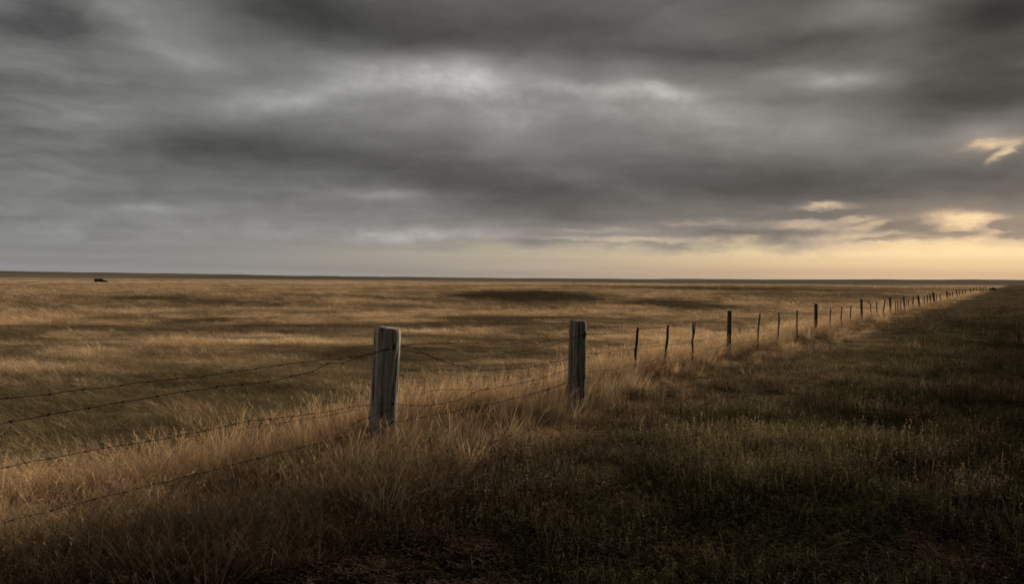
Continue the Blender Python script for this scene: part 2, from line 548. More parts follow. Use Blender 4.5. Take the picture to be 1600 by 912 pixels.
# ------------------------------------------------------------------ ground sheet to the horizon
fr = np.linspace(-46, 46, 560)
rest = np.linspace(46, 314, 90)[1:-1]
ang = np.radians(np.concatenate([fr, rest]))
rad = np.concatenate([[0.3], np.geomspace(1.2, 9000, 470)])
nA, nR = len(ang), len(rad)
AA, RR = np.meshgrid(ang, rad)
gx, gy = (RR * np.sin(AA)).ravel(), (RR * np.cos(AA)).ravel()
gz = ground_z(gx, gy)
V = np.stack([gx, gy, gz], 1)
i = np.arange(nR - 1)[:, None] * nA
j = np.arange(nA)[None]
jn = (j + 1) % nA
quads = np.stack([i + j, i + jn, i + nA + jn, i + nA + j], -1).reshape(-1, 4)[:, ::-1]
me = bpy.data.meshes.new('ground')
me.vertices.add(len(V)); me.vertices.foreach_set('co', V.ravel())
me.loops.add(quads.size); me.loops.foreach_set('vertex_index', quads.ravel().astype(np.int32))
me.polygons.add(len(quads)); me.polygons.foreach_set('loop_start', np.arange(0, quads.size, 4, dtype=np.int32))
me.polygons.foreach_set('use_smooth', np.ones(len(quads), bool))
me.update(calc_edges=True)
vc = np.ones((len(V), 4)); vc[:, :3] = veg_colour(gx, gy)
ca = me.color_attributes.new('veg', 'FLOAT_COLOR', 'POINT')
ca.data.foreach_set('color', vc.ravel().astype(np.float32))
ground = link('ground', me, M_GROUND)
ground['kind'] = 'structure'

# far plain rising a few metres: the grey band under the sky
hang = np.radians(np.linspace(-70, 70, 300))
prof_px = np.interp(np.degrees(hang), [-70, -33, -24, -14, -4, 6, 14, 22, 30, 34, 70], [7, 7.2, 6.6, 4.6, 4.2, 4.2, 5, 6, 7.5, 7.2, 7])
prof_px = prof_px * .86 + (fbm(hang * 30, hang * 0, 7, 4) - .5) * 1.2
HV, HF = [], []
for kk, (rr, f) in enumerate([(2300, -0.04), (3000, 0.45), (3900, 0.85), (4600, 1.0), (5200, 0.9)]):
    zz = EYE + f * prof_px / F * rr - (1 - max(f, 0)) * 3.6
    HV += [(rr * math.sin(q), rr * math.cos(q), h) for q, h in zip(hang, zz)]
for kk in range(4):
    for q in range(299):
        HF.append((kk * 300 + q + 1, kk * 300 + q, (kk + 1) * 300 + q, (kk + 1) * 300 + q + 1))
hills = link('far_hills', mesh_from('far_hills', HV, [f[::-1] for f in HF]), M_HILL)
hills['kind'] = 'structure'

# ------------------------------------------------------------------ grass: one object per kind of growth, many tufts each


class Tuft:
    def __init__(self):
        self.V, self.F, self.B = [], [], []

    def blade(self, base, az, length, lean, curl, width, segs=3, shade=None, tip=0.12):
        shade = random.random() if shade is None else shade
        dx, dy = math.cos(az), math.sin(az)
        wx, wy = -dy, dx
        pts = []
        th = lean
        p = Vector(base)
        for k in range(segs + 1):
            pts.append(p.copy())
            st = length / segs
            p = p + Vector((dx * math.sin(th) * st, dy * math.sin(th) * st, math.cos(th) * st))
            th += curl / segs
        n0 = len(self.V)
        for k, q in enumerate(pts):
            w = width * (1 - (1 - tip) * (k / segs) ** 1.3) / 2
            self.V += [(q.x + wx * w, q.y + wy * w, q.z), (q.x - wx * w, q.y - wy * w, q.z)]
            self.B += [shade, shade]
        for k in range(segs):
            a = n0 + 2 * k
            self.F.append((a, a + 1, a + 3, a + 2))
        return pts

    def leaf(self, p, az, up, length, width, shade):
        d = Vector((math.cos(az) * math.cos(up), math.sin(az) * math.cos(up), math.sin(up)))
        sd = Vector((-math.sin(az), math.cos(az), random.uniform(-.5, .5))).normalized()
        n0 = len(self.V)
        mid = p + d * length * .45 + Vector((0, 0, length * .08))
        self.V += [tuple(p), tuple(mid + sd * width / 2), tuple(p + d * length), tuple(mid - sd * width / 2)]
        self.B += [shade] * 4
        self.F.append((n0, n0 + 1, n0 + 2, n0 + 3))


def tall_tuft(h, n, seeds, spread=.09, w=.0034):
    t = Tuft()
    for k in range(n):
        a = random.uniform(0, 2 * math.pi)
        r = spread * math.sqrt(random.random())
        b = (r * math.cos(a), r * math.sin(a), -.02)
        L = h * random.uniform(.45, 1.0)
        t.blade(b, a + random.uniform(-1, 1), L, random.uniform(.03, .30), random.uniform(.1, 1.1), w * random.uniform(.7, 1.5), 4)
    for k in range(seeds):
        a = random.uniform(0, 2 * math.pi)
        r = spread * .7 * random.random()
        b = (r * math.cos(a), r * math.sin(a), -.02)
        L = h * random.uniform(.9, 1.3)
        sh = random.uniform(.5, 1)
        pts = t.blade(b, a, L, random.uniform(.02, .2), random.uniform(.1, .6), w * .75, 4, sh, .6)
        tip, d = pts[-1], (pts[-1] - pts[-2]).normalized()
        # plume of small florets along the last part of the stem
        for q in range(9):
            p = tip - d * (q * .012) + d * .02
            t.leaf(p, random.uniform(0, 6.28), random.uniform(.3, 1.2), random.uniform(.014, .026), .005, sh)
    return t


def short_tuft(h, n, spread, w=.004):
    t = Tuft()
    for k in range(n):
        a = random.uniform(0, 2 * math.pi)
        r = spread * math.sqrt(random.random())
        b = (r * math.cos(a), r * math.sin(a), -.02)
        t.blade(b, a + random.uniform(-1.5, 1.5), h * random.uniform(.4, 1.1), random.uniform(.35, 1.3), random.uniform(.0, .6), w * random.uniform(.7, 1.5), 3)
    return t


def forb_tuft(h, stems, spread, leafs=8, size=.028):
    t = Tuft()
    for k in range(stems):
        a = random.uniform(0, 2 * math.pi)
        r = spread * math.sqrt(random.random())
        b = (r * math.cos(a), r * math.sin(a), -.01)
        pts = t.blade(b, a, h * random.uniform(.4, 1.0), random.uniform(.1, .7), random.uniform(-.3, .6), .003, 3, .3, .6)
        for q in range(leafs):
            f = (q + random.random()) / leafs * 2.98
            i0 = int(f)
            p = pts[i0].lerp(pts[i0 + 1], f - i0)
            t.leaf(p, random.uniform(0, 6.28), random.uniform(-.3, .9), size * random.uniform(.6, 1.4), size * random.uniform(.25, .5), random.random())
    return t


def weed_tuft(h, stems, spread):
    """dead branching weed with small dry heads"""
    t = Tuft()
    for k in range(stems):
        a = random.uniform(0, 2 * math.pi)
        r = spread * random.random()
        b = (r * math.cos(a), r * math.sin(a), -.02)
        sh = random.random() * .7
        pts = t.blade(b, a, h * random.uniform(.55, 1.0), random.uniform(.02, .35), random.uniform(-.2, .4), .0045, 4, sh, .5)
        for q in range(7):
            f = random.uniform(1.2, 3.95)
            i0 = int(f)
            p = pts[i0].lerp(pts[i0 + 1], f - i0)
            br = t.blade(tuple(p), random.uniform(0, 6.28), h * random.uniform(.12, .3), random.uniform(.3, .9), random.uniform(-.5, .2), .003, 2, sh, .5)
            for _ in range(4):
                pp = br[-1].lerp(br[-2], random.random() * .6)
                t.leaf(pp, random.uniform(0, 6.28), random.uniform(-.2, 1.2), random.uniform(.012, .026), .009, random.random())
    return t


def scatter(name, tufts, x, y, scale, col, mat, tilt=None, sink=0.0):
    """one object: its own tuft shapes plus a point for every place one grows"""
    N = len(x)
    TV, TF, TB, TI = [], [], [], []
    for k, t in enumerate(tufts):
        o = len(TV)
        TV += t.V; TB += t.B; TI += [k] * len(t.V)
        TF += [tuple(q + o for q in f) for f in t.F]
    z = ground_z(x, y) - sink
    nv = len(TV)
    me = bpy.data.meshes.new(name)
    me.from_pydata(TV + list(zip(x.tolist(), y.tolist(), z.tolist())), [], TF)
    me.update()

    def attr(nm, typ, tuft_vals, pt_vals, key='value'):
        a = me.attributes.new(nm, typ, 'POINT')
        arr = np.concatenate([np.asarray(tuft_vals).ravel(), np.asarray(pt_vals).ravel()])
        a.data.foreach_set(key, arr.astype(np.int32 if typ == 'INT' else np.float32))
    attr('tid', 'INT', TI, np.full(N, -1))
    attr('blade', 'FLOAT', TB, np.zeros(N))
    attr('pick', 'INT', np.zeros(nv), rng.integers(0, len(tufts), N))
    attr('pt_scale', 'FLOAT_VECTOR', np.zeros((nv, 3)), scale, 'vector')
    attr('pt_col', 'FLOAT_VECTOR', np.zeros((nv, 3)), col, 'vector')
    rz = rng.uniform(0, 2 * math.pi, N)
    rot = np.zeros((N, 3))
    if tilt is None:
        tilt = np.zeros((N, 2))
    for q in range(N):
        ex = Matrix.Rotation(tilt[q, 0], 3, 'Y') @ Matrix.Rotation(tilt[q, 1], 3, 'X') @ Matrix.Rotation(rz[q], 3, 'Z')
        rot[q] = ex.to_euler()
    attr('pt_rot', 'FLOAT_VECTOR', np.zeros((nv, 3)), rot, 'vector')
    o = link(name, me, mat)
    o['kind'] = 'stuff'
    g = bpy.data.node_groups.new(name + '_growth', 'GeometryNodeTree')
    g.interface.new_socket('Geometry', in_out='INPUT', socket_type='NodeSocketGeometry')
    g.interface.new_socket('Geometry', in_out='OUTPUT', socket_type='NodeSocketGeometry')
    gi = g.nodes.new('NodeGroupInput'); go = g.nodes.new('NodeGroupOutput')

    def named(nm, typ):
        n = g.nodes.new('GeometryNodeInputNamedAttribute'); n.data_type = typ
        n.inputs['Name'].default_value = nm
        return n.outputs[0]

    def is_id(k):
        c = g.nodes.new('FunctionNodeCompare'); c.data_type = 'INT'; c.operation = 'EQUAL'
        ins = [s for s in c.inputs if s.type == 'INT']
        g.links.new(named('tid', 'INT'), ins[0]); ins[1].default_value = k
        return c.outputs[0]

    def sep(k):
        s = g.nodes.new('GeometryNodeSeparateGeometry'); s.domain = 'POINT'
        g.links.new(gi.outputs[0], s.inputs[0]); g.links.new(is_id(k), s.inputs['Selection'])
        return s.outputs[0]
    join = g.nodes.new('GeometryNodeJoinGeometry')
    for k in range(len(tufts)):
        gti = g.nodes.new('GeometryNodeGeometryToInstance')
        g.links.new(sep(k), gti.inputs[0]); g.links.new(gti.outputs[0], join.inputs[0])
    mp = g.nodes.new('GeometryNodeMeshToPoints')
    g.links.new(sep(-1), mp.inputs[0])
    iop = g.nodes.new('GeometryNodeInstanceOnPoints')
    g.links.new(mp.outputs[0], iop.inputs['Points']); g.links.new(join.outputs[0], iop.inputs['Instance'])
    iop.inputs['Pick Instance'].default_value = True
    g.links.new(named('pick', 'INT'), iop.inputs['Instance Index'])
    e2r = g.nodes.new('FunctionNodeEulerToRotation')
    g.links.new(named('pt_rot', 'FLOAT_VECTOR'), e2r.inputs[0])
    g.links.new(e2r.outputs[0], iop.inputs['Rotation'])
    g.links.new(named('pt_scale', 'FLOAT_VECTOR'), iop.inputs['Scale'])
    g.links.new(iop.outputs[0], go.inputs[0])
    md = o.modifiers.new('growth', 'NODES'); md.node_group = g
    return o


def sample(n, y0, y1, keep, power=1.0, margin=2.0):
    """random places in the wedge of land in view (with a margin), kept with probability keep(x, y)"""
    u = rng.random(n)
    y = y0 * (y1 / y0) ** (u ** power)
    half = y * 0.68 + margin
    x = rng.uniform(-1, 1, n) * half
    k = rng.random(n) < keep(x, y)
    return x[k], y[k]


def wind(n, lean=.10, sd=.10):
    return np.stack([rng.normal(lean, sd, n), rng.normal(0, sd, n)], 1)


def sc3(h, wide):
    return np.stack([wide, wide, h], 1)


def jitter_col(c, sd=.16):
    return np.clip(c * np.exp(np.clip(rng.normal(0, sd, (len(c), 1)), -1.1, .65)), .004, .8)


# --- tall straw along the fence
def strip_keep(x, y):
    s = fence_side(x, y); r = np.hypot(x, y)
    lo = -2.1 + smooth(r, 4, 9) * 1.25
    w = smooth(s, lo, lo + .7) * smooth(s, 1.1, .35)
    return w * (.22 + .78 * smooth(fbm(x / .55, y / .55, 131, 2), .34, .56))


M_STRAW = veg_mat('straw_grass', .40, .45)
tall = [tall_tuft(random.uniform(.42, .60), 30, 5) for _ in range(7)]
pts = []
for (n, y0, y1) in ((60000, 3.2, 14), (60000, 12, 34), (40000, 34, 160)):
    xx = rng.uniform(-3.0, 2.2, n)
    yy = y0 * (y1 / y0) ** rng.random(n)
    # lay the strip along the fence
    X = xx + (-5.88 + .625 * yy)
    k = (rng.random(n) < strip_keep(X, yy) * .36) & (X > -.68 * yy - 2.5)
    pts.append((X[k], yy[k]))
x = np.concatenate([p[0] for p in pts]); y = np.concatenate([p[1] for p in pts])
s = fence_side(x, y); r = np.hypot(x, y)
hh = rng.uniform(.55, 1.15, len(x)) * (.42 + .62 * fbm(x / .9, y / .9, 141, 3)) * (1 - .30 * smooth(s, 0, -.9) * smooth(r, 10, 7)) * (1 - .3 * smooth(s, .4, 1.2)) * (1 - .30 * smooth(r, 7.5, 5.2))
wd = rng.uniform(.8, 1.3, len(x)) * (1 + .9 * smooth(r, 12, 60))
c = lerp(np.repeat(STRAW[None], len(x), 0), HAY[None], rng.random(len(x)))
c = lerp(c, GOLD[None] * .9, smooth(r, 9, 22) * .75)
c = lerp(c, BROWN[None] * 1.05, smooth(fbm(x / .75, y / .75, 151, 3), .38, .62) * (.42 + .3 * smooth(s, .2, -1.2)))
c = lerp(c, RUST[None] * .5, smooth(fbm(x / 1.6, y / 1.6, 161, 3), .52, .7) * .5)
c = lerp(c, BROWN[None] * .36, smooth(r, 7.4, 4.6) * smooth(s, .1, -1.0) * .92)  # straw painted darker near the camera, imitating falloff at the frame bottom
near = smooth(r, 12.0, 10.8)
cap = (.05 + .18 * near + (.07 + .38 * near) * np.clip(-.08 - s, 0, 2)) / .60
bunch = smooth(fbm(x / .45, y / .45, 401, 2), .62, .72) * near
hh = np.where((s < .03) & (rng.random(len(x)) < .97 - .7 * bunch), np.minimum(hh * 1.15, cap * rng.uniform(.8, 1.1, len(x))), hh)
c = lerp(c, GOLD[None] * .85, smooth(s, -.25, .25) * .7)
c = lerp(c, GOLD[None] * .75, ((rng.random(len(x)) < .10) & (r > 6.2)) * .7)
scatter('tall_grass', tall, x, y, sc3(hh, wd), jitter_col(c, .32), M_STRAW, wind(len(x), .15, .11))
print('tall', len(x))

# --- prairie grass
M_PRAIRIE = veg_mat('prairie_grass', .35, .40)
short = [short_tuft(random.uniform(.15, .24), 28, .15) for _ in range(6)]


def prairie_keep(x, y):
    s = fence_side(x, y)
    return smooth(s, .6, 1.6) * (.45 + .55 * smooth(fbm(x / 1.3, y / .9, 171, 3), .3, .6))


pa = [sample(n, a0, a1, prairie_keep, 1.0, 2.5) for n, a0, a1 in ((52000, 4, 16), (60000, 16, 60), (90000, 60, 420))]
x = np.concatenate([p[0] for p in pa]); y = np.concatenate([p[1] for p in pa])
r = np.hypot(x, y)
hh = rng.uniform(.5, 1.15, len(x)) * (.38 + .14 * smooth(r, 12, 24)) * (.28 + 1.15 * smooth(hummock(x, y), .36, .64)) * (1 + .5 * smooth(r, 60, 300))
wd = rng.uniform(.9, 1.5, len(x)) * (1 + 2.2 * smooth(r, 14, 80) + 5 * smooth(r, 70, 400))
scatter('prairie_grass', short, x, y, sc3(hh, wd), jitter_col(veg_colour(x, y), .22), M_PRAIRIE, wind(len(x), .16, .16))
print('prairie', len(x))

# --- green and brown ground plants on the verge
M_VERGE = veg_mat('verge_plants', .25, .5)
forbs = [forb_tuft(random.uniform(.08, .17), 9, .12, 8, random.uniform(.016, .028)) for _ in range(6)] + [short_tuft(.12, 24, .12) for _ in range(5)]


def verge_keep(x, y):
    s = fence_side(x, y)
    return smooth(s, -.35, -1.1) * np.maximum(.6 + .4 * smooth(fbm(x / .9, y / .9, 191, 3), .32, .55), smooth(np.hypot(x, y), 8, 6))


pv = [sample(n, a0, a1, verge_keep, 1.0, 2.5) for n, a0, a1 in ((50000, 3.2, 14), (45000, 14, 50), (40000, 50, 320))]
x = np.concatenate([p[0] for p in pv]); y = np.concatenate([p[1] for p in pv])
r = np.hypot(x, y)
hh = rng.uniform(.5, 1.2, len(x)) * (.28 + 1.25 * smooth(fbm(x / .8, y / .8, 201, 3), .34, .66)) * (1 - .3 * smooth(r, 20, 120))
wd = rng.uniform(.8, 1.4, len(x)) * (1 + 1.5 * smooth(r, 14, 60) + 4 * smooth(r, 60, 300))
vc_ = veg_colour(x, y)
dry = rng.random(len(x)) < (.03 + .22 * smooth(fbm(x / 1.1, y / 1.1, 421, 3), .55, .68))
hh = np.where(dry, hh * 1.25 + .25, hh)
vc_ = np.where(dry[:, None], vc_ * .5 + BROWN[None] * (.75 - .45 * smooth(r, 8, 5))[:, None], vc_)  # dry tufts follow the painted falloff near the camera
scatter('verge_plants', forbs, x, y, sc3(hh, wd), jitter_col(vc_, .5), M_VERGE, wind(len(x), 0, .12))
print('verge', len(x))

# --- dead weeds in the fence line and in rusty drifts
M_WEED = veg_mat('dead_weeds', .2, .5)
weeds = [weed_tuft(random.uniform(.3, .5), 9, .10) for _ in range(5)]


def weed_keep(x, y):
    s = fence_side(x, y)
    a = smooth(np.hypot(x, y), 8.2, 9.5) * smooth(s, -1.9, -1.0) * smooth(s, .5, -.2) * smooth(fbm(x / 1.4, y / 1.4, 211, 3), .52, .66) * .28
    b = smooth(s, -1.4, -2.0) * smooth(np.hypot(x, y), 9, 5) * smooth(fbm(x / 2.0, y / 1.4, 121, 3), .53, .66) * .7
    q = ground_hit(1140, 562)
    c = np.exp(-((x - q.x) ** 2 + (y - q.y) ** 2) / .7 ** 2) * .5
    return np.clip(a + b + c, 0, 1)


pw = [sample(n, a0, a1, weed_keep, 1.0, 2.0) for n, a0, a1 in ((22000, 3.2, 16), (22000, 16, 60))]
x = np.concatenate([p[0] for p in pw]); y = np.concatenate([p[1] for p in pw])
s = fence_side(x, y)
hh = rng.uniform(.5, 1.1, len(x)) * (1 - .5 * smooth(s, -.8, -1.8)) * np.where(np.hypot(x - 4.5, y - 16.6) < 1.2, .8, .5)
wd = rng.uniform(.8, 1.3, len(x)) * (1 + .6 * smooth(y, 14, 50))
c = lerp(np.repeat(HEATH[None], len(x), 0), REDD[None], smooth(s, -.8, -2.0))
scatter('dead_weeds', weeds, x, y, sc3(hh, wd), jitter_col(c, .3), M_WEED, wind(len(x), .06, .1))
print('weeds', len(x))

# ------------------------------------------------------------------ the fence
FENCE_D = {606: 7.3, 903: 9.75}


def fence_at(px, py=None):
    """a point on the fence line seen in photo column px (at photo row py, or on the ground)"""
    u = ray(px, py if py is not None else 600).x
    d = 5.88 / (.625 - u)
    keys = [0, 606, 903, 995, 1140]
    corr = np.interp(px, keys, [-.15, FENCE_D[606] - 5.88 / (.625 - ray(606, 600).x), FENCE_D[903] - 5.88 / (.625 - ray(903, 600).x), 0, 0])
    d += float(corr)
    x = u * d
    if py is None:
        return Vector((x, d, float(ground_z(x, d))))
    return Vector((x, d, EYE + ray(px, py).z * d))


fence = bpy.data.objects.new('wire_fence', None)
COL.objects.link(fence)
fence.location = fence_at(606)
fence['label'] = 'barbed wire fence of weathered timber posts and thin sticks running to the horizon'
fence['category'] = 'fence'
FO = fence.location.copy()


def tube(path, radii, segs=8, cap=True, wob=0.0):
    V, Fc = [], []
    n = len(path)
    for k, p in enumerate(path):
        d = (path[min(k + 1, n - 1)] - path[max(k - 1, 0)]).normalized()
        ax = Vector((1, 0, 0)) if abs(d.x) < .8 else Vector((0, 1, 0))
        u = d.cross(ax).normalized(); w = d.cross(u)
        for q in range(segs):
            a = 2 * math.pi * q / segs
            rr = radii[k] * (1 + random.uniform(-wob, wob))
            V.append(p + u * rr * math.cos(a) + w * rr * math.sin(a))
    for k in range(n - 1):
        for q in range(segs):
            a, b = k * segs + q, k * segs + (q + 1) % segs
            Fc.append((a, b, b + segs, a + segs))
    if cap:
        Fc.append(tuple(range(segs))[::-1]); Fc.append(tuple((n - 1) * segs + q for q in range(segs)))
    return V, Fc


def add_obj(name, V, Fc, mat, origin, parent, sm=True):
    me = mesh_from(name, [Vector(v) - origin for v in V], Fc, sm)
    o = link(name, me, mat, parent)
    po = parent.matrix_world.translation if parent is not fence else FO
    o.location = origin - po
    return o


def timber_post(px, top, width_px, lean_px=0.0, segs=96, rings=20, name='timber_post', mat=M_POST, tilt_top=0.0, seed=1):
    """round weathered post with checks running down it, top cut by saw"""
    b = fence_at(px - lean_px)
    t = fence_at(px, top)
    t = Vector((ray(px, top).x * b.y, b.y, EYE + ray(px, top).z * b.y))
    rad = width_px / F * b.y / 2
    rg = random.Random(seed)
    cracks = [(rg.uniform(0, 6.28), rg.uniform(.05, .12), rg.uniform(.08, .24), rg.uniform(0, .5), rg.uniform(.5, 1.0)) for _ in range(9)]
    cracks.append((4.45, .06, .26, .0, 1.0))
    cracks += [(rg.uniform(3.5, 5.9), rg.uniform(.03, .06), rg.uniform(.10, .22), rg.uniform(-.3, .4), rg.uniform(.5, 1.1)) for _ in range(7)]
    lob = [(k, rg.uniform(.0, .016), rg.uniform(0, 6.28)) for k in (2, 3, 5)]
    V, Fc = [], []
    h = (t - b).length
    axis = (t - b)
    zs = [-.3 / h] + [k / rings for k in range(rings)] + [1 - rad * .42 / h, 1 - rad * .20 / h, 1 - rad * .06 / h, 1.0]
    for f in zs:
        c = b + axis * f
        rr = rad * (1.03 - .05 * max(f, 0))
        dt = (1 - f) * h / rad
        if dt < .5:
            rr *= (.80 if dt < .01 else .91 if dt < .1 else .97 if dt < .3 else 1.0)
        for q in range(segs):
            a = 2 * math.pi * q / segs
            k = 1 + sum(am * math.cos(n * a + ph + f * .4) for n, am, ph in lob)
            for (ca_, cw, cd, f0, f1) in cracks:
                if f0 <= f <= f1 + .01:
                    dd = (a - ca_ + .12 * math.sin(5 * f + ca_) + math.pi) % (2 * math.pi) - math.pi
                    k -= cd * math.exp(-(dd / cw) ** 2)
            zt = 0
            if f > .9:
                zt = tilt_top * rad * math.cos(a) * (f - .9) / .1 + (rg.uniform(-.07, .03) * rad if f >= 1 else 0)
            V.append((c.x + rr * k * math.cos(a), c.y + rr * k * math.sin(a), c.z + zt))
    n = len(zs)
    for k in range(n - 1):
        for q in range(segs):
            a, bb = k * segs + q, k * segs + (q + 1) % segs
            Fc.append((a, bb, bb + segs, a + segs))
    # saw-cut top with a sunken, split heart
    o = (n - 1) * segs
    ct = len(V)
    V.append((t.x, t.y, t.z - rad * .06))
    for q in range(segs):
        Fc.append((o + q, o + (q + 1) % segs, ct))
    return add_obj(name, V, Fc, mat, b, fence), b, t, rad


def stick(points, width_px, name='stick_post', fork=None, mat=M_STICK):
    """thin crooked stay: points run from the ground up, in photo pixels"""
    g = fence_at(points[0][0])
    path = [Vector((ray(px, py).x * g.y, g.y, EYE + ray(px, py).z * g.y)) for px, py in points]
    path[0] = Vector((g.x, g.y, g.z - .2))
    # subdivide with a little crookedness
    P = []
    for k in range(len(path) - 1):
        for f in (0, .33, .66):
            q = path[k].lerp(path[k + 1], f)
            if k or f:
                q = q + Vector((random.uniform(-.008, .008), random.uniform(-.015, .015), 0))
            P.append(q)
    P.append(path[-1])
    rad = width_px / F * g.y / 2
    R = [rad * (1.1 - .3 * k / len(P)) for k in range(len(P))]
    V, Fc = tube(P, R, 8, True, .10)
    if fork:
        fp = [P[len(P) // 2]] + [Vector((ray(px, py).x * g.y, g.y + .03, EYE + ray(px, py).z * g.y)) for px, py in fork]
        V2, F2 = tube(fp, [rad * .75, rad * .65, rad * .5][:len(fp)], 8, True, .08)
        n0 = len(V)
        V = V + V2; Fc = Fc + [tuple(q + n0 for q in f) for f in F2]
    return add_obj(name, V, Fc, mat, g, fence)


big1, b1, t1, r1 = timber_post(606, 511, 42, 10, seed=5, tilt_top=-.10)
big1['label'] = 'thickest timber post, pale grey and split, leaning right, nearest the camera'
M_POST2 = simple_mat('darker_post_wood', wood_cols((.14, .125, .11), (.40, .37, .33), (.25, .175, .13)), 0.95, 0.9, 0.006, 0.03)
big2, b2, t2, r2 = timber_post(903, 500.5, 27, 3, seed=9, tilt_top=-.03, mat=M_POST2)
big2['label'] = 'second thick timber post, dark grey with a flat sawn top'
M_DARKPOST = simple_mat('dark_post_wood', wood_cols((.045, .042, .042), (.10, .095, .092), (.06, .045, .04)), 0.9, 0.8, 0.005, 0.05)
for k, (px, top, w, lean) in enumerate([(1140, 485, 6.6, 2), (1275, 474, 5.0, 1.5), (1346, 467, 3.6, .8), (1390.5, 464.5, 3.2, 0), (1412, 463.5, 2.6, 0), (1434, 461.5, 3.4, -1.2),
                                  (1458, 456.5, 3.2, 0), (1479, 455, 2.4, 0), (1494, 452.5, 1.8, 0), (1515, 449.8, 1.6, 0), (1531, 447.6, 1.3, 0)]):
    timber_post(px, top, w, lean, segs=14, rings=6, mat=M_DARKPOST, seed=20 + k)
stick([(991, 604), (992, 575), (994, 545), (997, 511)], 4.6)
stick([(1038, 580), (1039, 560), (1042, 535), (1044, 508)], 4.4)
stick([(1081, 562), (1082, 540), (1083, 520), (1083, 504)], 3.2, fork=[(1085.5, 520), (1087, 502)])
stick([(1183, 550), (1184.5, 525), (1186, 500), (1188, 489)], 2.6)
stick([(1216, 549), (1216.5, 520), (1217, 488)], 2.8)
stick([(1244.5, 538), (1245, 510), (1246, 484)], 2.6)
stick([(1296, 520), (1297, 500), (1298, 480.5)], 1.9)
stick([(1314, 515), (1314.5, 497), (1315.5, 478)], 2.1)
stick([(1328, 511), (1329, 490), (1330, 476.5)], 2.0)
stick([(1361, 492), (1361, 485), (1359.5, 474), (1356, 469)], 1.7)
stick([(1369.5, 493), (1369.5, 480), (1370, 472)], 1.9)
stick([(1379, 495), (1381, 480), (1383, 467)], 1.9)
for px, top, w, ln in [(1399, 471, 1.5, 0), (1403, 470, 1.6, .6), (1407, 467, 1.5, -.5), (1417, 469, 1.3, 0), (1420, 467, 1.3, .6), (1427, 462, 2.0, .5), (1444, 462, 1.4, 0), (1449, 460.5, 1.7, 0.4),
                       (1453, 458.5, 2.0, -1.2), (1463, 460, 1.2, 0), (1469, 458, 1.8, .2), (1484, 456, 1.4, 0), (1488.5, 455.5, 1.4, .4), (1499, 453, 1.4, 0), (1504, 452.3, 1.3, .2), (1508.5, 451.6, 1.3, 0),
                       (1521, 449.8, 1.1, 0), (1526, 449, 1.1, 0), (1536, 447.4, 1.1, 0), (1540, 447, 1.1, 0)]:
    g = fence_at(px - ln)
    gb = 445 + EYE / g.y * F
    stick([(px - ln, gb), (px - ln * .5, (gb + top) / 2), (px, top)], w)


def wire(pts_px, rad=.0032, barbs=True, offs=.0, label=None, noise=.004):
    """one strand: points in photo pixels on the fence plane, twisted, with barbs"""
    ctrl = [fence_at(px, py) for px, py in pts_px]
    P = []
    for k in range(len(ctrl) - 1):
        p0 = ctrl[max(k - 1, 0)]; p1 = ctrl[k]; p2 = ctrl[k + 1]; p3 = ctrl[min(k + 2, len(ctrl) - 1)]
        L = (p2 - p1).length
        n = max(2, int(L / (.10 if p1.y < 16 else .5)))
        for q in range(n):
            t = q / n
            P.append(.5 * ((2 * p1) + (p2 - p0) * t + (2 * p0 - 5 * p1 + 4 * p2 - p3) * t * t + (3 * p1 - p0 - 3 * p2 + p3) * t ** 3))
    P.append(ctrl[-1])
    P = [p + Vector((-.848, .53, 0)) * offs + Vector((random.uniform(-1, 1), random.uniform(-1, 1), random.uniform(-1, 1))) * noise * min(1, 14 / p.y) for p in P]
    V, Fc = tube(P, [rad * (.82 if pts_px[0][0] < 600 and len(pts_px) < 14 else 1.0)] * len(P), 5, False)
    o = add_obj('wire', V, Fc, M_WIRE, P[0], fence)
    if label:
        o['label'] = label
    if barbs:
        BV, BF = [], []
        acc = 0
        for k in range(1, len(P)):
            acc += (P[k] - P[k - 1]).length
            if acc > .13 and P[k].y < 17:
                acc = 0
                d = (P[k] - P[k - 1]).normalized()
                for s_ in (1, -1):
                    a = random.uniform(0, 3.14)
                    side = (d.cross(Vector((0, 0, 1))).normalized() * math.cos(a) + Vector((0, 0, 1)) * math.sin(a)) * s_
                    v, f = tube([P[k] + d * .004 * s_, P[k] + side * .014 + d * .007 * s_], [.0026, .0010], 4, True)
                    n0 = len(BV); BV += v; BF += [tuple(q + n0 for q in ff) for ff in f]
                ring = [P[k] - d * .010, P[k] + d * .010]
                v, f = tube(ring, [rad * 1.7] * 2, 6, True)
                n0 = len(BV); BV += v; BF += [tuple(q + n0 for q in ff) for ff in f]
        if BV:
            me = mesh_from('barbs', [Vector(v) - P[0] for v in BV], BF)
            bo = link('barbs', me, M_WIRE, o)
            bo['kind'] = 'stuff'
    return o


FR = -.13     # wires are stapled to the near (verge) face of the big posts
# left of the first post
wire([(-120, 676), (0, 655), (120, 634), (250, 612), (340, 600), (400, 594), (470, 578), (495, 566.5), (518, 566), (538, 558), (565, 551), (594, 543.5), (628, 536.5)], .0034, True, FR, 'upper wire running left from the first post')
wire([(-60, 625), (60, 612), (170, 599), (300, 585), (400, 571.5), (470, 562), (495, 560), (530, 557), (560, 551), (594, 542.5)], .0030, True, FR)
wire([(-60, 735), (60, 711), (170, 692), (280, 674), (370, 655), (470, 644), (540, 633), (590, 628)], .0026, True, FR)
wire([(350, 668), (440, 655), (500, 645), (540, 636)], .0022, False, FR)
wire([(524, 664), (545, 655), (575, 643), (592, 637)], .0026, True, FR)
wire([(-80, 828), (0, 807), (130, 774), (270, 741), (420, 704), (560, 668), (597, 658), (618, 654.5), (700, 638.5), (785, 621), (885, 593), (905, 588)], .0032, True, FR, 'lowest wire, straight and taut across both thick posts')
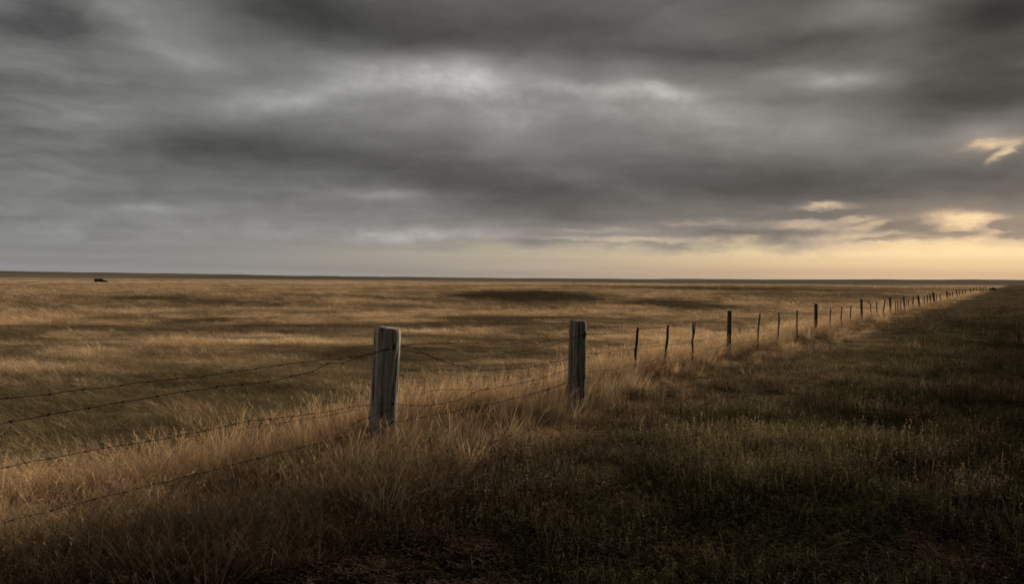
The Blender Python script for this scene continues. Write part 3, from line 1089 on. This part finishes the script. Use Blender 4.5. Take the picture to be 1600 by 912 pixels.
# between the thick posts
wire([(594, 542), (629, 536), (660, 535.5), (710, 535), (790, 536), (850, 531), (890, 523), (905, 520)], .0026, True, FR)
wire([(620, 546), (645, 551), (665, 560), (690, 567), (735, 575.5), (790, 574.5), (830, 569), (886, 558), (905, 556)], .0030, True, FR, 'slack wire sagging between the two thick posts')
wire([(628, 541), (680, 563), (740, 556), (829, 542), (870, 531), (894, 522.5)], .0026, True, FR)
wire([(594, 628), (626, 631), (650, 631), (700, 623), (735, 607.5), (782, 600), (835, 588), (886, 571)], .0028, True, FR, 'kinked wire low between the two thick posts')
wire([(640, 613), (670, 607), (732, 607), (760, 606)], .0022, False, FR)
wire([(800, 620), (856, 602), (872, 592), (892, 582)], .0024, True, FR)
# beyond the second post
wire([(905, 522), (922, 522), (985, 518.5), (997, 514), (1044, 509), (1085, 502), (1115, 499), (1140, 491.5), (1188, 492), (1217, 490.5), (1246, 485.5), (1275, 482.5), (1298, 481), (1330, 477.5), (1346, 475.5), (1370, 473), (1390, 470.5),
      (1434, 464.5), (1479, 457.5), (1515, 451.5), (1540, 447.8)], .0030, True, -.04)
wire([(905, 553), (925, 551.5), (995, 544), (1040, 538), (1083, 533), (1140, 521), (1200, 516), (1275, 502), (1346, 489), (1390, 481.5), (1434, 472), (1479, 461.5), (1515, 454), (1540, 449)], .0028, True, -.04)
wire([(905, 582), (922, 580), (955, 576), (993, 568), (1040, 559), (1083, 549), (1140, 538), (1200, 529), (1275, 513), (1346, 497), (1390, 487), (1434, 476), (1479, 464), (1515, 455.5)], .0026, True, -.04)
wire([(938, 580), (948, 573), (950, 567), (957, 562)], .0022, False, -.04)


# staples and the knot where the top wires are tied to the thick posts
def staple(post, px, py, size):
    c = fence_at(px, py) + Vector((-.848, .53, 0)) * (FR - .006)
    P = [c + Vector((-.006, .004, -size)), c + Vector((-.002, -.012, 0)), c + Vector((.004, -.004, size))]
    V, Fc = tube(P, [size * .35, size * .5, size * .3], 6, True)
    add_obj('staple', V, Fc, M_WIRE, c, post)


bpy.context.view_layer.update()
for py in (541, 628, 658):
    staple(big1, 597, py, .05 if py == 541 else .02)
for py in (522, 557, 588):
    staple(big2, 898, py, .04 if py == 522 else .018)

# ------------------------------------------------------------------ the dark shed out on the prairie
hit = ground_hit(155, 440.2)
k = hit.y / F
shed = bpy.data.objects.new('shed', None)
COL.objects.link(shed)
shed.location = hit
shed.rotation_euler = (0, 0, math.radians(24))
shed['label'] = 'low dark shed with a lean-to roof, alone far out on the left of the prairie'
shed['category'] = 'shed'


def box(x0, x1, y0, y1, z0, z1):
    V = [(x0, y0, z0), (x1, y0, z0), (x1, y1, z0), (x0, y1, z0), (x0, y0, z1), (x1, y0, z1), (x1, y1, z1), (x0, y1, z1)]
    return V, [(0, 3, 2, 1), (4, 5, 6, 7), (0, 1, 5, 4), (1, 2, 6, 5), (2, 3, 7, 6), (3, 0, 4, 7)]


wd_, ht_ = 12 * k, 4.6 * k
link('wall', mesh_from('wall', *box(-wd_ * .55, wd_ * .4, -wd_ * .3, wd_ * .3, -.4, ht_ * .82), False), M_SHED, shed)
rv = [(-wd_ * .6, -wd_ * .36, ht_ * .80), (-wd_ * .6, wd_ * .36, ht_ * .80), (-wd_ * .6, 0, ht_ * 1.1), (wd_ * .45, -wd_ * .36, ht_ * .80), (wd_ * .45, wd_ * .36, ht_ * .80), (wd_ * .45, 0, ht_ * 1.1)]
link('roof', mesh_from('roof', rv, [(0, 3, 5, 2), (4, 1, 2, 5), (0, 2, 1), (3, 4, 5), (0, 1, 4, 3)], False), M_SHEDROOF, shed)
lv = [(wd_ * .41, -wd_ * .28, -.4), (wd_ * 1.05, -wd_ * .28, -.4), (wd_ * 1.05, wd_ * .28, -.4), (wd_ * .41, wd_ * .28, -.4),
      (wd_ * .41, -wd_ * .28, ht_ * .72), (wd_ * 1.05, -wd_ * .28, ht_ * .18), (wd_ * 1.05, wd_ * .28, ht_ * .18), (wd_ * .41, wd_ * .28, ht_ * .72)]
link('lean_to', mesh_from('lean_to', lv, box(0, 1, 0, 1, 0, 1)[1], False), M_SHED, shed)
link('door', mesh_from('door', *box(-wd_ * .2, wd_ * .02, -wd_ * .3 - .06, -wd_ * .3 - .005, 0, ht_ * .62), False), M_SHEDROOF, shed)

# ------------------------------------------------------------------ two dark shrubs where the fence meets the horizon
M_LEAF = simple_mat('shrub_leaves', lambda t: (t.ramp(t.noise(t.n('ShaderNodeTexCoord').outputs['Object'], 4, 3), [(.3, (.035, .030, .022)), (.7, (.075, .062, .042))]), None), 0.9)
M_BARK = simple_mat('shrub_bark', lambda t: (t.ramp(t.noise(t.n('ShaderNodeTexCoord').outputs['Object'], 12, 3), [(.3, (.03, .024, .02)), (.7, (.06, .05, .04))]), None), 0.9)
for (px, w_, h_, lab) in ((1548, 3.4, 2.2, 'smaller dark shrub at the far end of the fence, left of its neighbour'), (1553, 5, 3.0, 'larger dark shrub on the horizon beyond the end of the fence')):
    g = fence_at(1541)
    d = g.y * 1.06
    u = ray(px, 446).x
    base = Vector((u * d, d, float(ground_z(u * d, d))))
    kk = d / F
    sh = bpy.data.objects.new('shrub', None)
    COL.objects.link(sh)
    sh.location = base
    sh['label'] = lab; sh['category'] = 'shrub'; sh['group'] = 'dark shrubs at the far end of the fence'
    V, Fc = [], []
    for q in range(5):
        a = random.uniform(0, 6.28)
        v, f = tube([Vector((0, 0, -.1)), Vector((math.cos(a) * w_ * kk * .12, math.sin(a) * w_ * kk * .12, h_ * kk * .4)), Vector((math.cos(a) * w_ * kk * .3, math.sin(a) * w_ * kk * .3, h_ * kk * .85))], [.05, .035, .015], 6)
        n0 = len(V); V += v; Fc += [tuple(z_ + n0 for z_ in ff) for ff in f]
    link('trunk', mesh_from('trunk', V, Fc), M_BARK, sh)
    V, Fc = [], []
    for q in range(900):
        p = Vector((random.gauss(0, .24), random.gauss(0, .24), abs(random.gauss(.45, .28))))
        p = Vector((p.x * w_ * kk, p.y * w_ * kk, min(p.z, 1.1) * h_ * kk))
        a, b_ = [Vector((random.gauss(0, 1), random.gauss(0, 1), random.gauss(0, 1))).normalized() * .09 for _ in range(2)]
        n0 = len(V); V += [p - a, p + b_, p + a, p - b_]; Fc.append((n0, n0 + 1, n0 + 2, n0 + 3))
    link('crown', mesh_from('crown', V, Fc, False), M_LEAF, sh)
